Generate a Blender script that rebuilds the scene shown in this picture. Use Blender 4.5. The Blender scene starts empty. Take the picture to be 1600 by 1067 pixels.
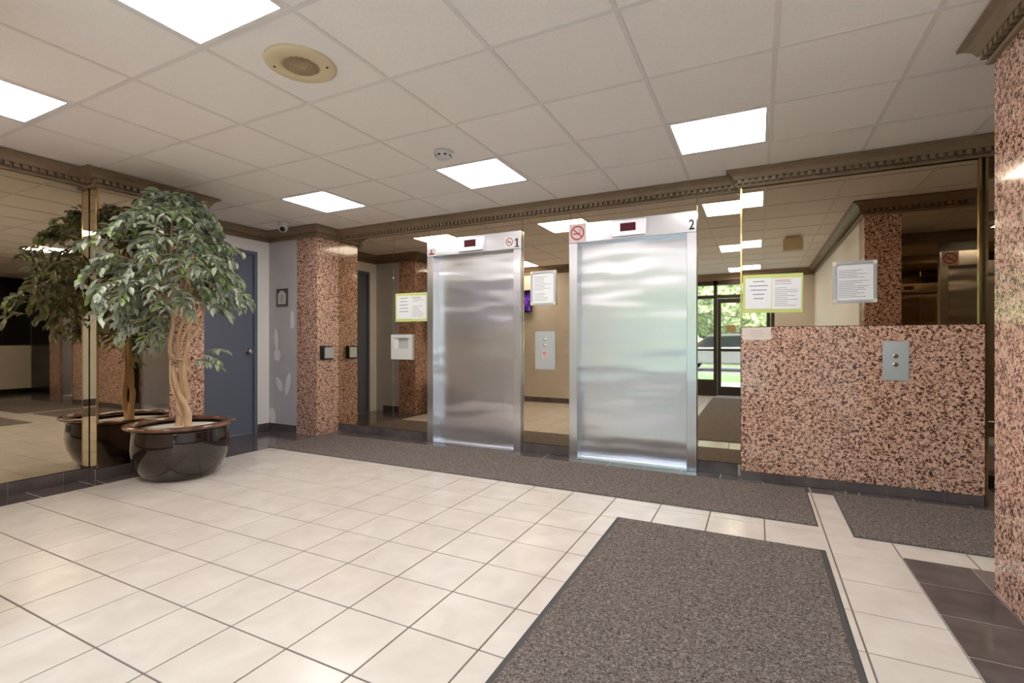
import bpy, bmesh, math, random
from mathutils import Vector, Matrix
random.seed(7)
S = bpy.context.scene
COL = S.collection
# ------------------------------------------------------------------ camera
YAW = 0.464
cam_d = bpy.data.cameras.new('camera')
cam_d.sensor_width = 36.0
cam_d.lens = 767.0 / 1600.0 * 36.0
cam_d.clip_start = 0.02
cam = bpy.data.objects.new('camera', cam_d)
cam.location = (0, 0, 1.15)
cam.rotation_euler = (math.pi / 2, 0, YAW)
COL.objects.link(cam)
S.camera = cam
# ------------------------------------------------------------------ world, sun, exposure
w = bpy.data.worlds.new('sky'); S.world = w; w.use_nodes = True
nt = w.node_tree; nt.nodes.clear()
sky = nt.nodes.new('ShaderNodeTexSky'); sky.sky_type = 'NISHITA'; sky.sun_disc = False
sky.sun_elevation = math.radians(50); sky.sun_rotation = math.radians(0)
bg = nt.nodes.new('ShaderNodeBackground'); bg.inputs['Strength'].default_value = 0.9
wo = nt.nodes.new('ShaderNodeOutputWorld')
nt.links.new(sky.outputs[0], bg.inputs[0]); nt.links.new(bg.outputs[0], wo.inputs[0])
sun_d = bpy.data.lights.new('sun', 'SUN'); sun_d.energy = 9.0; sun_d.angle = 0.01; sun_d.color = (1, .95, .86)
sun = bpy.data.objects.new('sun', sun_d); sun.rotation_euler = (math.radians(-40), math.radians(15), 0)
sun.location = (0, 0, 12); COL.objects.link(sun)
PANEL_STRENGTH = 9.5
vs = S.view_settings
vs.view_transform = 'Standard'; vs.look = 'None'; vs.gamma = 1.0; vs.exposure = 1.0; vs.use_curve_mapping = False
try:
    S.cycles.max_bounces = 12; S.cycles.glossy_bounces = 8; S.cycles.diffuse_bounces = 5
except Exception:
    pass

# ------------------------------------------------------------------ materials
def srgb(r, g, b):
    def f(c):
        c /= 255.0
        return c / 12.92 if c <= .04045 else ((c + .055) / 1.055) ** 2.4
    return (f(r), f(g), f(b), 1.0)
MATS = {}
def mat(name, col, rough=.6, metal=0.0, coat=0.0, emit=None, estr=0.0, alpha=None, spec=None):
    m = bpy.data.materials.new(name); m.use_nodes = True
    b = m.node_tree.nodes['Principled BSDF']
    b.inputs['Base Color'].default_value = col
    b.inputs['Roughness'].default_value = rough
    b.inputs['Metallic'].default_value = metal
    b.inputs['Coat Weight'].default_value = coat
    if spec is not None: b.inputs['Specular IOR Level'].default_value = spec
    if emit: b.inputs['Emission Color'].default_value = emit; b.inputs['Emission Strength'].default_value = estr
    MATS[name] = m
    return m
def nodes(m): return m.node_tree.nodes, m.node_tree.links, m.node_tree.nodes['Principled BSDF']
def noise_color(m, stops, scale=20, detail=4, dist=0.0, coords='Object', stretch=(1, 1, 1), rough=.5, bump=0.0, bump_dist=.002):
    n, l, b = nodes(m)
    tc = n.new('ShaderNodeTexCoord'); mp = n.new('ShaderNodeMapping'); mp.inputs['Scale'].default_value = stretch
    if coords == 'World':
        g = n.new('ShaderNodeNewGeometry'); l.new(g.outputs['Position'], mp.inputs[0])
    else:
        l.new(tc.outputs[coords], mp.inputs[0])
    t = n.new('ShaderNodeTexNoise'); t.inputs['Scale'].default_value = scale; t.inputs['Detail'].default_value = detail
    t.inputs['Distortion'].default_value = dist; t.inputs['Roughness'].default_value = rough
    l.new(mp.outputs[0], t.inputs['Vector'])
    r = n.new('ShaderNodeValToRGB'); e = r.color_ramp.elements
    while len(e) < len(stops): e.new(.5)
    for k, (p, c) in enumerate(stops): e[k].position = p; e[k].color = c
    l.new(t.outputs['Fac'], r.inputs[0]); l.new(r.outputs[0], b.inputs['Base Color'])
    if bump:
        bp = n.new('ShaderNodeBump'); bp.inputs['Strength'].default_value = bump; bp.inputs['Distance'].default_value = bump_dist
        l.new(t.outputs['Fac'], bp.inputs['Height']); l.new(bp.outputs[0], b.inputs['Normal'])
    return m
def obj_jitter(m, amount):
    """small per-object brightness difference (tiles, leaves)"""
    n, l, b = nodes(m)
    src = b.inputs['Base Color'].links[0].from_socket if b.inputs['Base Color'].links else None
    oi = n.new('ShaderNodeObjectInfo'); mr = n.new('ShaderNodeMapRange')
    mr.inputs['To Min'].default_value = 1 - amount; mr.inputs['To Max'].default_value = 1 + amount
    l.new(oi.outputs['Random'], mr.inputs['Value'])
    hsv = n.new('ShaderNodeHueSaturation'); l.new(mr.outputs[0], hsv.inputs['Value'])
    if src: l.new(src, hsv.inputs['Color'])
    else: hsv.inputs['Color'].default_value = b.inputs['Base Color'].default_value
    l.new(hsv.outputs[0], b.inputs['Base Color'])

granite = noise_color(mat('granite', (1, 1, 1, 1), .12, coat=.3),
    [(.36, srgb(74, 50, 42)), (.44, srgb(112, 76, 62)), (.485, srgb(204, 158, 136)), (.66, srgb(230, 196, 178))],
    scale=54, detail=2.0, dist=1.2, coords='World', rough=.55)
mirror = mat('bronze_mirror', (.62, .53, .40, 1), .015, 1.0)
brass = mat('brass', srgb(196, 168, 118), .18, 1.0)
ceil_m = noise_color(mat('ceiling_board', (1, 1, 1, 1), .9), [(.3, srgb(234, 227, 220)), (.7, srgb(240, 234, 228))], scale=90, detail=3, coords='World')
obj_jitter(ceil_m, .02)
grid_m = mat('grid_enamel', srgb(222, 216, 210), .5)
plenum = mat('plenum', srgb(120, 115, 110), .9)
light_m = mat('light_diffuser', (1, 1, 1, 1), .5, emit=(1, .962, .925, 1), estr=PANEL_STRENGTH)
light_fr = mat('light_frame', srgb(225, 222, 218), .4)
crown_m = noise_color(mat('crown_paint', (1, 1, 1, 1), .42), [(.3, srgb(124, 104, 82)), (.7, srgb(138, 118, 95))], scale=8, coords='World')
white_wall = mat('white_wall', srgb(232, 229, 227), .7)
grey_wall = noise_color(mat('grey_wall', (1, 1, 1, 1), .7), [(.3, srgb(190, 187, 189)), (.7, srgb(198, 195, 197))], scale=3, coords='World')
spackle = mat('spackle', srgb(232, 230, 230), .8)
beige_wall = noise_color(mat('beige_wall', (1, 1, 1, 1), .7), [(.3, srgb(205, 196, 184)), (.7, srgb(214, 206, 195))], scale=4, coords='World')
door_blue = mat('door_blue_grey', srgb(104, 110, 128), .45)
chrome = mat('chrome', srgb(215, 215, 215), .15, 1.0)
black_m = mat('black_plastic', srgb(24, 23, 23), .35)
dark_m = mat('dark_panel', srgb(30, 26, 24), .25)
cream = noise_color(mat('cream_tile', (1, 1, 1, 1), .22), [(.3, srgb(210, 200, 190)), (.55, srgb(218, 209, 199)), (.75, srgb(224, 216, 207))], scale=5, detail=6, coords='World', dist=.6)
obj_jitter(cream, .015)
darkt = noise_color(mat('dark_tile', (1, 1, 1, 1), .13), [(.3, srgb(80, 72, 72)), (.7, srgb(102, 93, 92))], scale=7, detail=5, coords='World')
obj_jitter(darkt, .05)
grout = mat('brown_grout', srgb(120, 106, 98), .9)
grout_l = mat('pale_grout', srgb(176, 168, 164), .9)
carpet = noise_color(mat('mat_pile', (1, 1, 1, 1), 1.0, spec=.1), [(.34, srgb(66, 59, 56)), (.5, srgb(110, 101, 96)), (.68, srgb(156, 145, 138))], scale=95, detail=3, coords='World', dist=1.5, bump=.6, bump_dist=.004)
rubber = mat('mat_rubber', srgb(74, 72, 72), .7)
paper = mat('paper', srgb(236, 236, 240), .7)
paper_w = mat('paper_warm', srgb(226, 214, 206), .7)
lime = mat('lime_card', srgb(202, 214, 132), .6)
ink = mat('ink', srgb(110, 112, 118), .7)
ink_d = mat('dark_ink', srgb(25, 24, 26), .6)
red = mat('sign_red', srgb(168, 52, 60), .5)
rose = mat('sign_rose', srgb(222, 196, 196), .5)
silver = mat('silver_frame', srgb(196, 196, 200), .35, .6)
tape = mat('masking_tape', srgb(222, 216, 196), .7)
clear_white = mat('white_plastic', srgb(206, 204, 203), .4)
led = mat('indicator_screen', srgb(38, 20, 30), .15, emit=srgb(150, 30, 60), estr=.12)
speaker_m = mat('speaker_cream', srgb(212, 194, 158), .5)
grille_m = mat('speaker_grille', srgb(204, 182, 150), .6)
alu = mat('dark_bronze_aluminium', srgb(62, 56, 52), .35, .5)
trunk_m = noise_color(mat('ficus_bark', (1, 1, 1, 1), .8), [(.3, srgb(190, 152, 114)), (.7, srgb(228, 200, 166))], scale=14, detail=5, coords='World', stretch=(1, 1, .3), bump=.4)
pot_m = noise_color(mat('brown_glaze', (1, 1, 1, 1), .04, coat=.6), [(.35, srgb(34, 24, 22)), (.7, srgb(48, 34, 30))], scale=6, coords='World')
rim_m = noise_color(mat('rim_glaze', (1, 1, 1, 1), .14, coat=.5), [(.35, srgb(78, 48, 32)), (.7, srgb(128, 84, 56))], scale=9, coords='World')
gravel = noise_color(mat('white_gravel', (1, 1, 1, 1), .9), [(.35, srgb(205, 196, 186)), (.65, srgb(238, 232, 224))], scale=60, coords='World', bump=.5)
# leaves
leaf_m = mat('ficus_leaf', srgb(104, 124, 92), .5)
n, l, b = nodes(leaf_m)
g = n.new('ShaderNodeNewGeometry'); oi = n.new('ShaderNodeObjectInfo'); ad = n.new('ShaderNodeMath'); ad.operation = 'ADD'
fr = n.new('ShaderNodeMath'); fr.operation = 'FRACT'
l.new(g.outputs['Random Per Island'], ad.inputs[0]); l.new(oi.outputs['Random'], ad.inputs[1]); l.new(ad.outputs[0], fr.inputs[0])
r = n.new('ShaderNodeValToRGB'); e = r.color_ramp.elements
for p, c in ((.3, srgb(148, 158, 140)), (.6, srgb(192, 198, 182)), (.85, srgb(164, 176, 136))): e.new(p).color = c
e[0].color = srgb(106, 118, 98); e[-1].color = srgb(146, 182, 92)
l.new(fr.outputs[0], r.inputs[0]); l.new(r.outputs[0], b.inputs['Base Color'])
# brushed steel
def steel(name, rough, wave):
    m = mat(name, srgb(224, 224, 230), rough, 1.0)
    n, l, b = nodes(m)
    b.inputs['Anisotropic'].default_value = .75
    tg = n.new('ShaderNodeTangent'); tg.direction_type = 'UV_MAP'; tg.uv_map = 'UVMap'
    l.new(tg.outputs[0], b.inputs['Tangent'])
    if wave:
        gp = n.new('ShaderNodeNewGeometry'); mp = n.new('ShaderNodeMapping'); mp.inputs['Scale'].default_value = (.9, .9, 3.2)
        l.new(gp.outputs['Position'], mp.inputs[0])
        t = n.new('ShaderNodeTexNoise'); t.inputs['Scale'].default_value = 1.5; t.inputs['Detail'].default_value = 1.0
        l.new(mp.outputs[0], t.inputs['Vector'])
        bp = n.new('ShaderNodeBump'); bp.inputs['Strength'].default_value = wave; bp.inputs['Distance'].default_value = .05
        l.new(t.outputs['Fac'], bp.inputs['Height']); l.new(bp.outputs[0], b.inputs['Normal'])
    return m
steel_door = steel('brushed_steel_door', .28, .34)
steel_m = steel('brushed_steel', .28, 0)
plate_m = steel('steel_plate', .42, 0)
# glass
glass = bpy.data.materials.new('clear_glass'); glass.use_nodes = True
gn = glass.node_tree.nodes; gl = glass.node_tree.links; gn.clear()
go = gn.new('ShaderNodeOutputMaterial'); mx = gn.new('ShaderNodeMixShader'); tr = gn.new('ShaderNodeBsdfTransparent'); gs = gn.new('ShaderNodeBsdfGlossy')
tr.inputs[0].default_value = (.9, .94, .93, 1); gs.inputs['Roughness'].default_value = .0; mx.inputs[0].default_value = .07
gl.new(tr.outputs[0], mx.inputs[1]); gl.new(gs.outputs[0], mx.inputs[2]); gl.new(mx.outputs[0], go.inputs[0])
# outdoors
lawn_m = noise_color(mat('lawn', (1, 1, 1, 1), .95), [(.3, srgb(104, 128, 88)), (.7, srgb(130, 152, 110))], scale=6, detail=5, coords='World')
asphalt = noise_color(mat('asphalt', (1, 1, 1, 1), .9), [(.3, srgb(118, 118, 122)), (.7, srgb(142, 142, 146))], scale=10, coords='World')
concrete = noise_color(mat('concrete', (1, 1, 1, 1), .9), [(.3, srgb(176, 174, 170)), (.7, srgb(196, 194, 190))], scale=4, coords='World')
tree_m = noise_color(mat('tree_leaves', (1, 1, 1, 1), .8), [(.35, srgb(72, 92, 62)), (.5, srgb(122, 140, 104)), (.65, srgb(186, 196, 168))], scale=5, detail=6, coords='World', bump=1.0, bump_dist=.2)
bark = mat('bark', srgb(92, 74, 58), .9)
car_paint = mat('car_paint', srgb(128, 132, 140), .2, .4, coat=.8)
car_glass = mat('car_glass', srgb(30, 34, 40), .05)
tyre = mat('tyre', srgb(28, 28, 28), .8)

# ------------------------------------------------------------------ mesh helpers
class G:
    def __init__(s): s.v = []; s.f = []
    def add(s, vs_, fs):
        o = len(s.v); s.v += [tuple(p) for p in vs_]; s.f += [tuple(i + o for i in f) for f in fs]; return s
    def box(s, x0, x1, y0, y1, z0, z1):
        x0, x1 = min(x0, x1), max(x0, x1); y0, y1 = min(y0, y1), max(y0, y1); z0, z1 = min(z0, z1), max(z0, z1)
        return s.add([(x0, y0, z0), (x1, y0, z0), (x1, y1, z0), (x0, y1, z0), (x0, y0, z1), (x1, y0, z1), (x1, y1, z1), (x0, y1, z1)],
                     [(0, 3, 2, 1), (4, 5, 6, 7), (0, 1, 5, 4), (1, 2, 6, 5), (2, 3, 7, 6), (3, 0, 4, 7)])
    def lathe(s, prof, n=32, c=(0, 0, 0), caps=True):
        vs_ = []
        for (r_, z) in prof:
            for k in range(n):
                a = 2 * math.pi * k / n; vs_.append((c[0] + r_ * math.cos(a), c[1] + r_ * math.sin(a), c[2] + z))
        fs = []
        for i in range(len(prof) - 1):
            for k in range(n):
                k2 = (k + 1) % n; fs.append((i * n + k, i * n + k2, (i + 1) * n + k2, (i + 1) * n + k))
        if caps:
            fs.append(tuple(range(n))[::-1]); fs.append(tuple((len(prof) - 1) * n + k for k in range(n)))
        return s.add(vs_, fs)
    def tube(s, path, rad, n=8):
        vs_ = []; m = len(path)
        for i, p in enumerate(path):
            p = Vector(p); t = (Vector(path[min(i + 1, m - 1)]) - Vector(path[max(i - 1, 0)])).normalized()
            a = t.cross(Vector((.3, .9, .1))).normalized(); b_ = t.cross(a)
            r_ = rad[i] if isinstance(rad, (list, tuple)) else rad
            for k in range(n):
                an = 2 * math.pi * k / n; vs_.append(p + a * (r_ * math.cos(an)) + b_ * (r_ * math.sin(an)))
        fs = [(i * n + k, i * n + (k + 1) % n, (i + 1) * n + (k + 1) % n, (i + 1) * n + k) for i in range(m - 1) for k in range(n)]
        fs.append(tuple(range(n))[::-1]); fs.append(tuple((m - 1) * n + k for k in range(n)))
        return s.add(vs_, fs)
    def prism_y(s, pts, y0, y1):
        """polygon in (x,z), extruded from y0 to y1"""
        n_ = len(pts)
        vs_ = [(x, y0, z) for x, z in pts] + [(x, y1, z) for x, z in pts]
        fs = [tuple(range(n_)), tuple(range(n_, 2 * n_))[::-1]] + [(i, i + n_, (i + 1) % n_ + n_, (i + 1) % n_) for i in range(n_)]
        return s.add(vs_, fs)
    def mesh(s, name, m, smooth=False, bevel=0.0, seg=2):
        me = bpy.data.meshes.new(name); me.from_pydata(s.v, [], s.f)
        bm = bmesh.new(); bm.from_mesh(me)
        bmesh.ops.recalc_face_normals(bm, faces=bm.faces)
        if bevel: bmesh.ops.bevel(bm, geom=list(bm.edges), offset=bevel, segments=seg, profile=.6, affect='EDGES', clamp_overlap=True)
        uv = bm.loops.layers.uv.new('UVMap')
        for f in bm.faces:
            nrm = f.normal
            for lp in f.loops:
                c = lp.vert.co
                if abs(nrm.y) > .7: lp[uv].uv = (c.x, c.z)
                elif abs(nrm.x) > .7: lp[uv].uv = (c.y, c.z)
                else: lp[uv].uv = (c.x, c.y)
        if smooth:
            for f in bm.faces: f.smooth = True
        bm.to_mesh(me); bm.free(); me.materials.append(m)
        return me
    def build(s, name, m, parent=None, **k):
        loc = k.pop('loc', (0, 0, 0))
        return link(name, s.mesh(name, m, **k), parent, loc)
def link(name, me, parent=None, loc=(0, 0, 0)):
    o = bpy.data.objects.new(name, me); COL.objects.link(o); o.location = loc
    if parent: o.parent = parent
    return o
def tag(o, label, cat, group=None, kind=None):
    o['label'] = label; o['category'] = cat
    if group: o['group'] = group
    if kind: o['kind'] = kind
    return o
def thing(name, loc, label, cat, group=None, kind=None):
    o = bpy.data.objects.new(name, None); COL.objects.link(o); o.location = loc; o.empty_display_size = .1
    return tag(o, label, cat, group, kind)
def box(name, m, x0, x1, y0, y1, z0, z1, parent=None, **k):
    """a box whose coordinates are world coordinates when the parent sits at the origin, else local ones"""
    return G().box(x0, x1, y0, y1, z0, z1).build(name, m, parent, **k)

# ------------------------------------------------------------------ dimensions
CZ = 2.56                       # ceiling
XL, XP = -5.0, -4.88            # left wall, its pilaster
XD = -5.69                      # wall of the recess with the door
YP0, YPG, YP1 = 2.09, 2.65, 2.97
YR = 4.30                       # grey wall of the recess
XC0, XC1 = -5.17, -4.82         # granite column beside the mirrors
YB, YN = 4.64, 4.52             # lift wall, granite counter-height panel wall
XN0, XN1 = -.129, 1.425
XR, YRC = .97, 3.0              # right wall and its corner
YF, YJ, XJ = -1.9, .7, -2.65    # entrance wall, jog
CROWN_B = 2.43
E1, E2 = (-3.388, -2.200), (-1.668, -.480)
FR = dict(kind='structure')

# ------------------------------------------------------------------ floor
floor = tag(box('floor', grout, -5.9, 5.0, -2.05, 6.4, -.12, -.003), 'lobby floor of cream tiles with dark tiled borders', 'floor', **FR)
TX0, TXP, TY0, TYP = -2.873, .3235, .95, .316
cache = {}
def tiles(x0, x1, y0, y1, m, name, xo, xp, yo, yp, gap=.0075, stuff_below=None, stuff=None):
    i0 = math.floor((x0 - xo) / xp + 1e-6); j0 = math.floor((y0 - yo) / yp + 1e-6)
    i = i0
    while xo + i * xp < x1 - 1e-4:
        a, b_ = max(x0, xo + i * xp), min(x1, xo + (i + 1) * xp); j = j0
        while yo + j * yp < y1 - 1e-4:
            c, d = max(y0, yo + j * yp), min(y1, yo + (j + 1) * yp)
            if b_ - a > .02 and d - c > .02:
                if stuff_below is not None and d < stuff_below:
                    stuff.box(a + gap / 2, b_ - gap / 2, c + gap / 2, d - gap / 2, -.009, 0)
                else:
                    key = (m.name, round(b_ - a, 3), round(d - c, 3), gap)
                    if key not in cache:
                        hw, hd = (b_ - a - gap) / 2, (d - c - gap) / 2
                        cache[key] = G().box(-hw, hw, -hd, hd, -.009, 0).mesh(name, m, bevel=.0012, seg=1)
                    link(name, cache[key], floor, ((a + b_) / 2, (c + d) / 2, random.uniform(-.0004, .0003)))
            j += 1
        i += 1
far = G()
CX0, CX1, CY1 = -4.72, TX0 + 11 * TXP, 3.70
tiles(CX0, CX1, YF, CY1, cream, 'floor_tile', TX0, TXP, TY0, TYP, stuff_below=-.2, stuff=far)
tiles(TX0 + 9 * TXP, .60, CY1, 4.36, cream, 'floor_tile', TX0, TXP, TY0, TYP)
tiles(CX1, 1.6, 3.27, TY0 + 8 * TYP, cream, 'floor_tile', TX0, TXP, TY0 - .03, TYP)
fo = far.build('floor_tile_field', cream, floor); fo['kind'] = 'stuff'
# pale-jointed dark tiles: border by the mirror wall, recess, lift threshold, right hand side, side passage
box('pale_grout_bed', grout_l, -5.69, CX0, YJ, 4.3, -.02, -.0025, floor)
box('pale_grout_bed', grout_l, CX0, TX0 + 9 * TXP, CY1, YB, -.02, -.0025, floor)
box('pale_grout_bed', grout_l, .6, 1.6, TY0 + 8 * TYP, YN, -.02, -.0025, floor)
box('pale_grout_bed', grout_l, CX1, XR, YF, 3.27, -.02, -.0025, floor)
box('pale_grout_bed', grout_l, TX0 + 9 * TXP, .6, 4.36, YN, -.02, -.0025, floor)
box('pale_grout_bed', grout_l, 1.6, 4.8, 3.0, 5.1, -.02, -.0025, floor)
tiles(XL, CX0, YJ, YP0, darkt, 'dark_floor_tile', XL, .4, YJ, .33)
tiles(XP, CX0, YP0, YP1, darkt, 'dark_floor_tile', XL, .4, YJ, .33)
tiles(XD, CX0, YP1, YR, darkt, 'dark_floor_tile', XD, .33, YP1, .33)
tiles(CX0, TX0 + 9 * TXP, CY1, YB, darkt, 'dark_floor_tile', TX0, TXP, YB - .33 * 3, .33)
tiles(TX0 + 9 * TXP, .6, 4.36, YN, darkt, 'dark_floor_tile', TX0, TXP, 4.30, .33)
tiles(.6, 1.6, TY0 + 8 * TYP, YN, darkt, 'dark_floor_tile', TX0, TXP, YN - .33 * 4, .33)
tiles(CX1, XR, .0, 3.27, darkt, 'dark_floor_tile', CX1, .31, 2.971 - 10 * .31, .31)
tiles(CX1, XR, YF, .0, darkt, 'dark_floor_tile', CX1, .31, YF, .475)
tiles(1.6, 4.8, 3.0, 5.1, darkt, 'dark_floor_tile', 1.6, .8, 3.0, .8)

# ------------------------------------------------------------------ ceiling: boards lying in a bar grid
ceiling = tag(box('ceiling', plenum, -5.9, 5.0, -2.05, 6.4, 2.62, 2.8), 'suspended ceiling of square white boards in a bar grid', 'ceiling', **FR)
T = .617; CX, CY = -5.875 * T, 3.349 * T
LIGHTS = {(-1, 2), (2, 2), (5, 2), (-1, -2), (2, -2), (5, -2), (2, -6), (5, -6), (10, 2)}
SPK = (2, -1)
for i in range(-4, 15):
    for j in range(-9, 7):
        x0, x1 = max(CX + i * T, XD), min(CX + (i + 1) * T, 4.8); y0, y1 = max(CY + j * T, YF), min(CY + (j + 1) * T, 5.1)
        if x1 - x0 < .05 or y1 - y0 < .05 or (i, j) in LIGHTS: continue
        if y1 < YJ and x1 < XJ: continue
        if x0 > XR + .1 and y1 < 2.9: continue
        if x1 < XN1 and y0 > YB: continue
        if x1 < XL and y1 < 2.9: continue
        key = ('board', round(x1 - x0, 3), round(y1 - y0, 3))
        if key not in cache:
            hw, hd = (x1 - x0) / 2 - .004, (y1 - y0) / 2 - .004
            cache[key] = G().box(-hw, hw, -hd, hd, 0, .016).mesh('ceiling_board', ceil_m)
        o = link('ceiling_board', cache[key], ceiling, ((x0 + x1) / 2, (y0 + y1) / 2, CZ + .004))
        o.rotation_euler = (random.uniform(-.002, .002), random.uniform(-.002, .002), 0)
for i in range(-3, 15):
    x = CX + i * T
    y0 = YJ if x < XJ else (YF if x < XR else 3.0); y1 = YB if x < XN1 else 5.1
    if XD < x < 4.8: box('grid_bar', grid_m, x - .011, x + .011, y0, y1, CZ, CZ + .008, ceiling)
for j in range(-9, 7):
    y = CY + j * T
    if not (YF < y < 5.1): continue
    if y > YB: x0, x1 = XN1, 4.8
    elif y > 3: x0, x1 = XD, 4.8
    elif y > YJ: x0, x1 = XL, XR
    else: x0, x1 = XJ, XR
    box('grid_bar', grid_m, x0, x1, y - .011, y + .011, CZ - .0005, CZ + .0075, ceiling)
LLAB = {(-1, 2): 'square flat ceiling light panel beside the dome camera', (2, 2): 'square flat ceiling light panel beside the smoke detector',
        (5, 2): 'square flat ceiling light panel in front of the granite panel', (2, -2): 'square flat ceiling light panel next to the round ceiling speaker',
        (5, -2): 'square flat ceiling light panel above the wide entrance mat',
        (-1, -2): 'square flat ceiling light panel by the bronze mirror wall'}
for (i, j) in sorted(LIGHTS):
    cx, cy = CX + (i + .5) * T, CY + (j + .5) * T
    if (i, j) in LLAB: lab, grp = LLAB[(i, j)], 'ceiling light panels'
    elif j == -6: lab, grp = ('square flat ceiling light panel just inside the glass entrance door' if i == 5 else 'square flat ceiling light panel just inside the glazed sidelight'), 'ceiling light panels'
    else: lab, grp = 'square flat ceiling light panel in the side passage', 'ceiling light panels'
    t = thing('ceiling_light', (cx, cy, CZ), lab, 'ceiling light', grp)
    h_ = T / 2 - .012
    box('diffuser', light_m, -h_ + .02, h_ - .02, -h_ + .02, h_ - .02, .002, .012, t)
    gf = G()
    for q in ((-h_, h_, -h_, -h_ + .02), (-h_, h_, h_ - .02, h_), (-h_, -h_ + .02, -h_ + .02, h_ - .02), (h_ - .02, h_, -h_ + .02, h_ - .02)):
        gf.box(*q, -.001, .03)
    gf.build('frame', light_fr, t)

# ------------------------------------------------------------------ walls
def wall(name, label, m, *boxes):
    gg = G()
    for q in boxes: gg.box(*q)
    return tag(gg.build(name, m), label, 'wall', **FR)
def mirror_panel(parent, x0, x1, y0, y1, z0, z1):
    return box('mirror_panel', mirror, x0, x1, y0, y1, z0, z1, parent, bevel=.0012, seg=1)
def base_tiles(parent, axis, a0, a1, face, sign, pitch=.33, hgt=.095, off=0.0):
    """dark skirting tiles along a wall; axis = running axis, sign = which way the face looks"""
    a = a0 - off
    box('base_grout', grout_l, *((a0, a1, face, face + sign * .004) if axis == 'x' else (face, face + sign * .004, a0, a1)), 0, hgt - .002, parent)
    while a < a1 - .01:
        s0, s1 = max(a0, a) + .002, min(a1, a + pitch) - .002
        if s1 - s0 > .02:
            q = (s0, s1, face, face + sign * .010) if axis == 'x' else (face, face + sign * .010, s0, s1)
            box('base_tile', darkt, *q, .001, hgt, parent, bevel=.001, seg=1)
        a += pitch
M = .006
wb = wall('wall_back', 'lift wall clad in bronze mirror panels', dark_m,
    (XC1 - .2, E1[0], YB + M, 4.95, 0, 2.62), (E1[1], E2[0], YB + M, 4.95, 0, 2.62), (E2[1], XN0 + .05, YB + M, 4.95, 0, 2.62),
    (E1[0], E1[1], YB + M, 4.95, 2.30, 2.62), (E2[0], E2[1], YB + M, 4.95, 2.30, 2.62))
for x0, x1, z0, z1 in ((XC1, -3.914, .10, CROWN_B), (-3.914, E1[0], .10, CROWN_B), (E1[0], E1[1], 2.31, CROWN_B), (E1[1], E2[0], .10, CROWN_B),
                       (E2[0], E2[1], 2.31, CROWN_B), (E2[1], XN0, .10, CROWN_B)):
    mirror_panel(wb, x0 + .0015, x1 - .0015, YB, YB + M, z0, z1)
base_tiles(wb, 'x', XC1, E1[0], YB + M, -1); base_tiles(wb, 'x', E1[1], E2[0], YB + M, -1); base_tiles(wb, 'x', E2[1], XN0, YB + M, -1)

wn = wall('wall_panel', 'projecting wall with polished granite below and bronze mirror above', dark_m, (XN0 + .004, XN1, YN + .02, 5.2, 0, 2.62))
box('granite_slab', granite, XN0 + .004, XN1 - .012, YN, YN + .02, .075, 1.268, wn, bevel=.002, seg=1)
mirror_panel(wn, XN0 + .012, XN1 - .045, YN + .012, YN + .018, 1.272, CROWN_B)
box('brass_edge', brass, XN0, XN0 + .012, YN - .002, YN + .022, 1.268, CROWN_B, wn)
box('brass_edge', brass, XN1 - .045, XN1 - .030, YN - .004, YN + .022, 1.272, CROWN_B, wn)
box('brass_edge', brass, XN1 - .010, XN1 + .004, YN - .004, YN + .022, 0.0, CROWN_B, wn)
box('side_cladding', dark_m, XN0, XN0 + .004, YN + .02, YB, 0, CROWN_B, wn)
base_tiles(wn, 'x', XN0 + .004, XN1 - .012, YN + .012, -1, hgt=.075, off=.0)

wl = wall('wall_left', 'left wall clad in bronze mirror beside the potted tree', dark_m, (-5.85, XL - M, YJ - .15, YP0 + .05, 0, 2.62))
mirror_panel(wl, XL - M, XL, YJ, YP0 - .004, .10, CROWN_B)
base_tiles(wl, 'y', YJ, YP0, XL - M, 1, off=.1)
wp = wall('wall_left_pilaster', 'projecting pilaster with bronze mirror and polished granite edge', dark_m, (-5.85, XP - M, YP0 + M, YPG, 0, 2.62), (-5.85, XP - .33, YPG, YP1 - .01, 0, 2.62))
mirror_panel(wp, XP - M, XP, YP0 + .012, YPG - .001, .10, CROWN_B)
mirror_panel(wp, XL + .001, XP - .012, YP0, YP0 + M, .10, CROWN_B)
box('brass_edge', brass, XP - .012, XP + .001, YP0 - .001, YP0 + .012, .10, CROWN_B, wp)
box('granite_cladding', granite, XP - .33, XP, YPG, YP1, 0, 2.60, wp, bevel=.002, seg=1)
base_tiles(wp, 'y', YP0 - .01, YPG, XP - M, 1, off=.0); base_tiles(wp, 'x', XL, XP - M, YP0 + M, -1)

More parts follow.
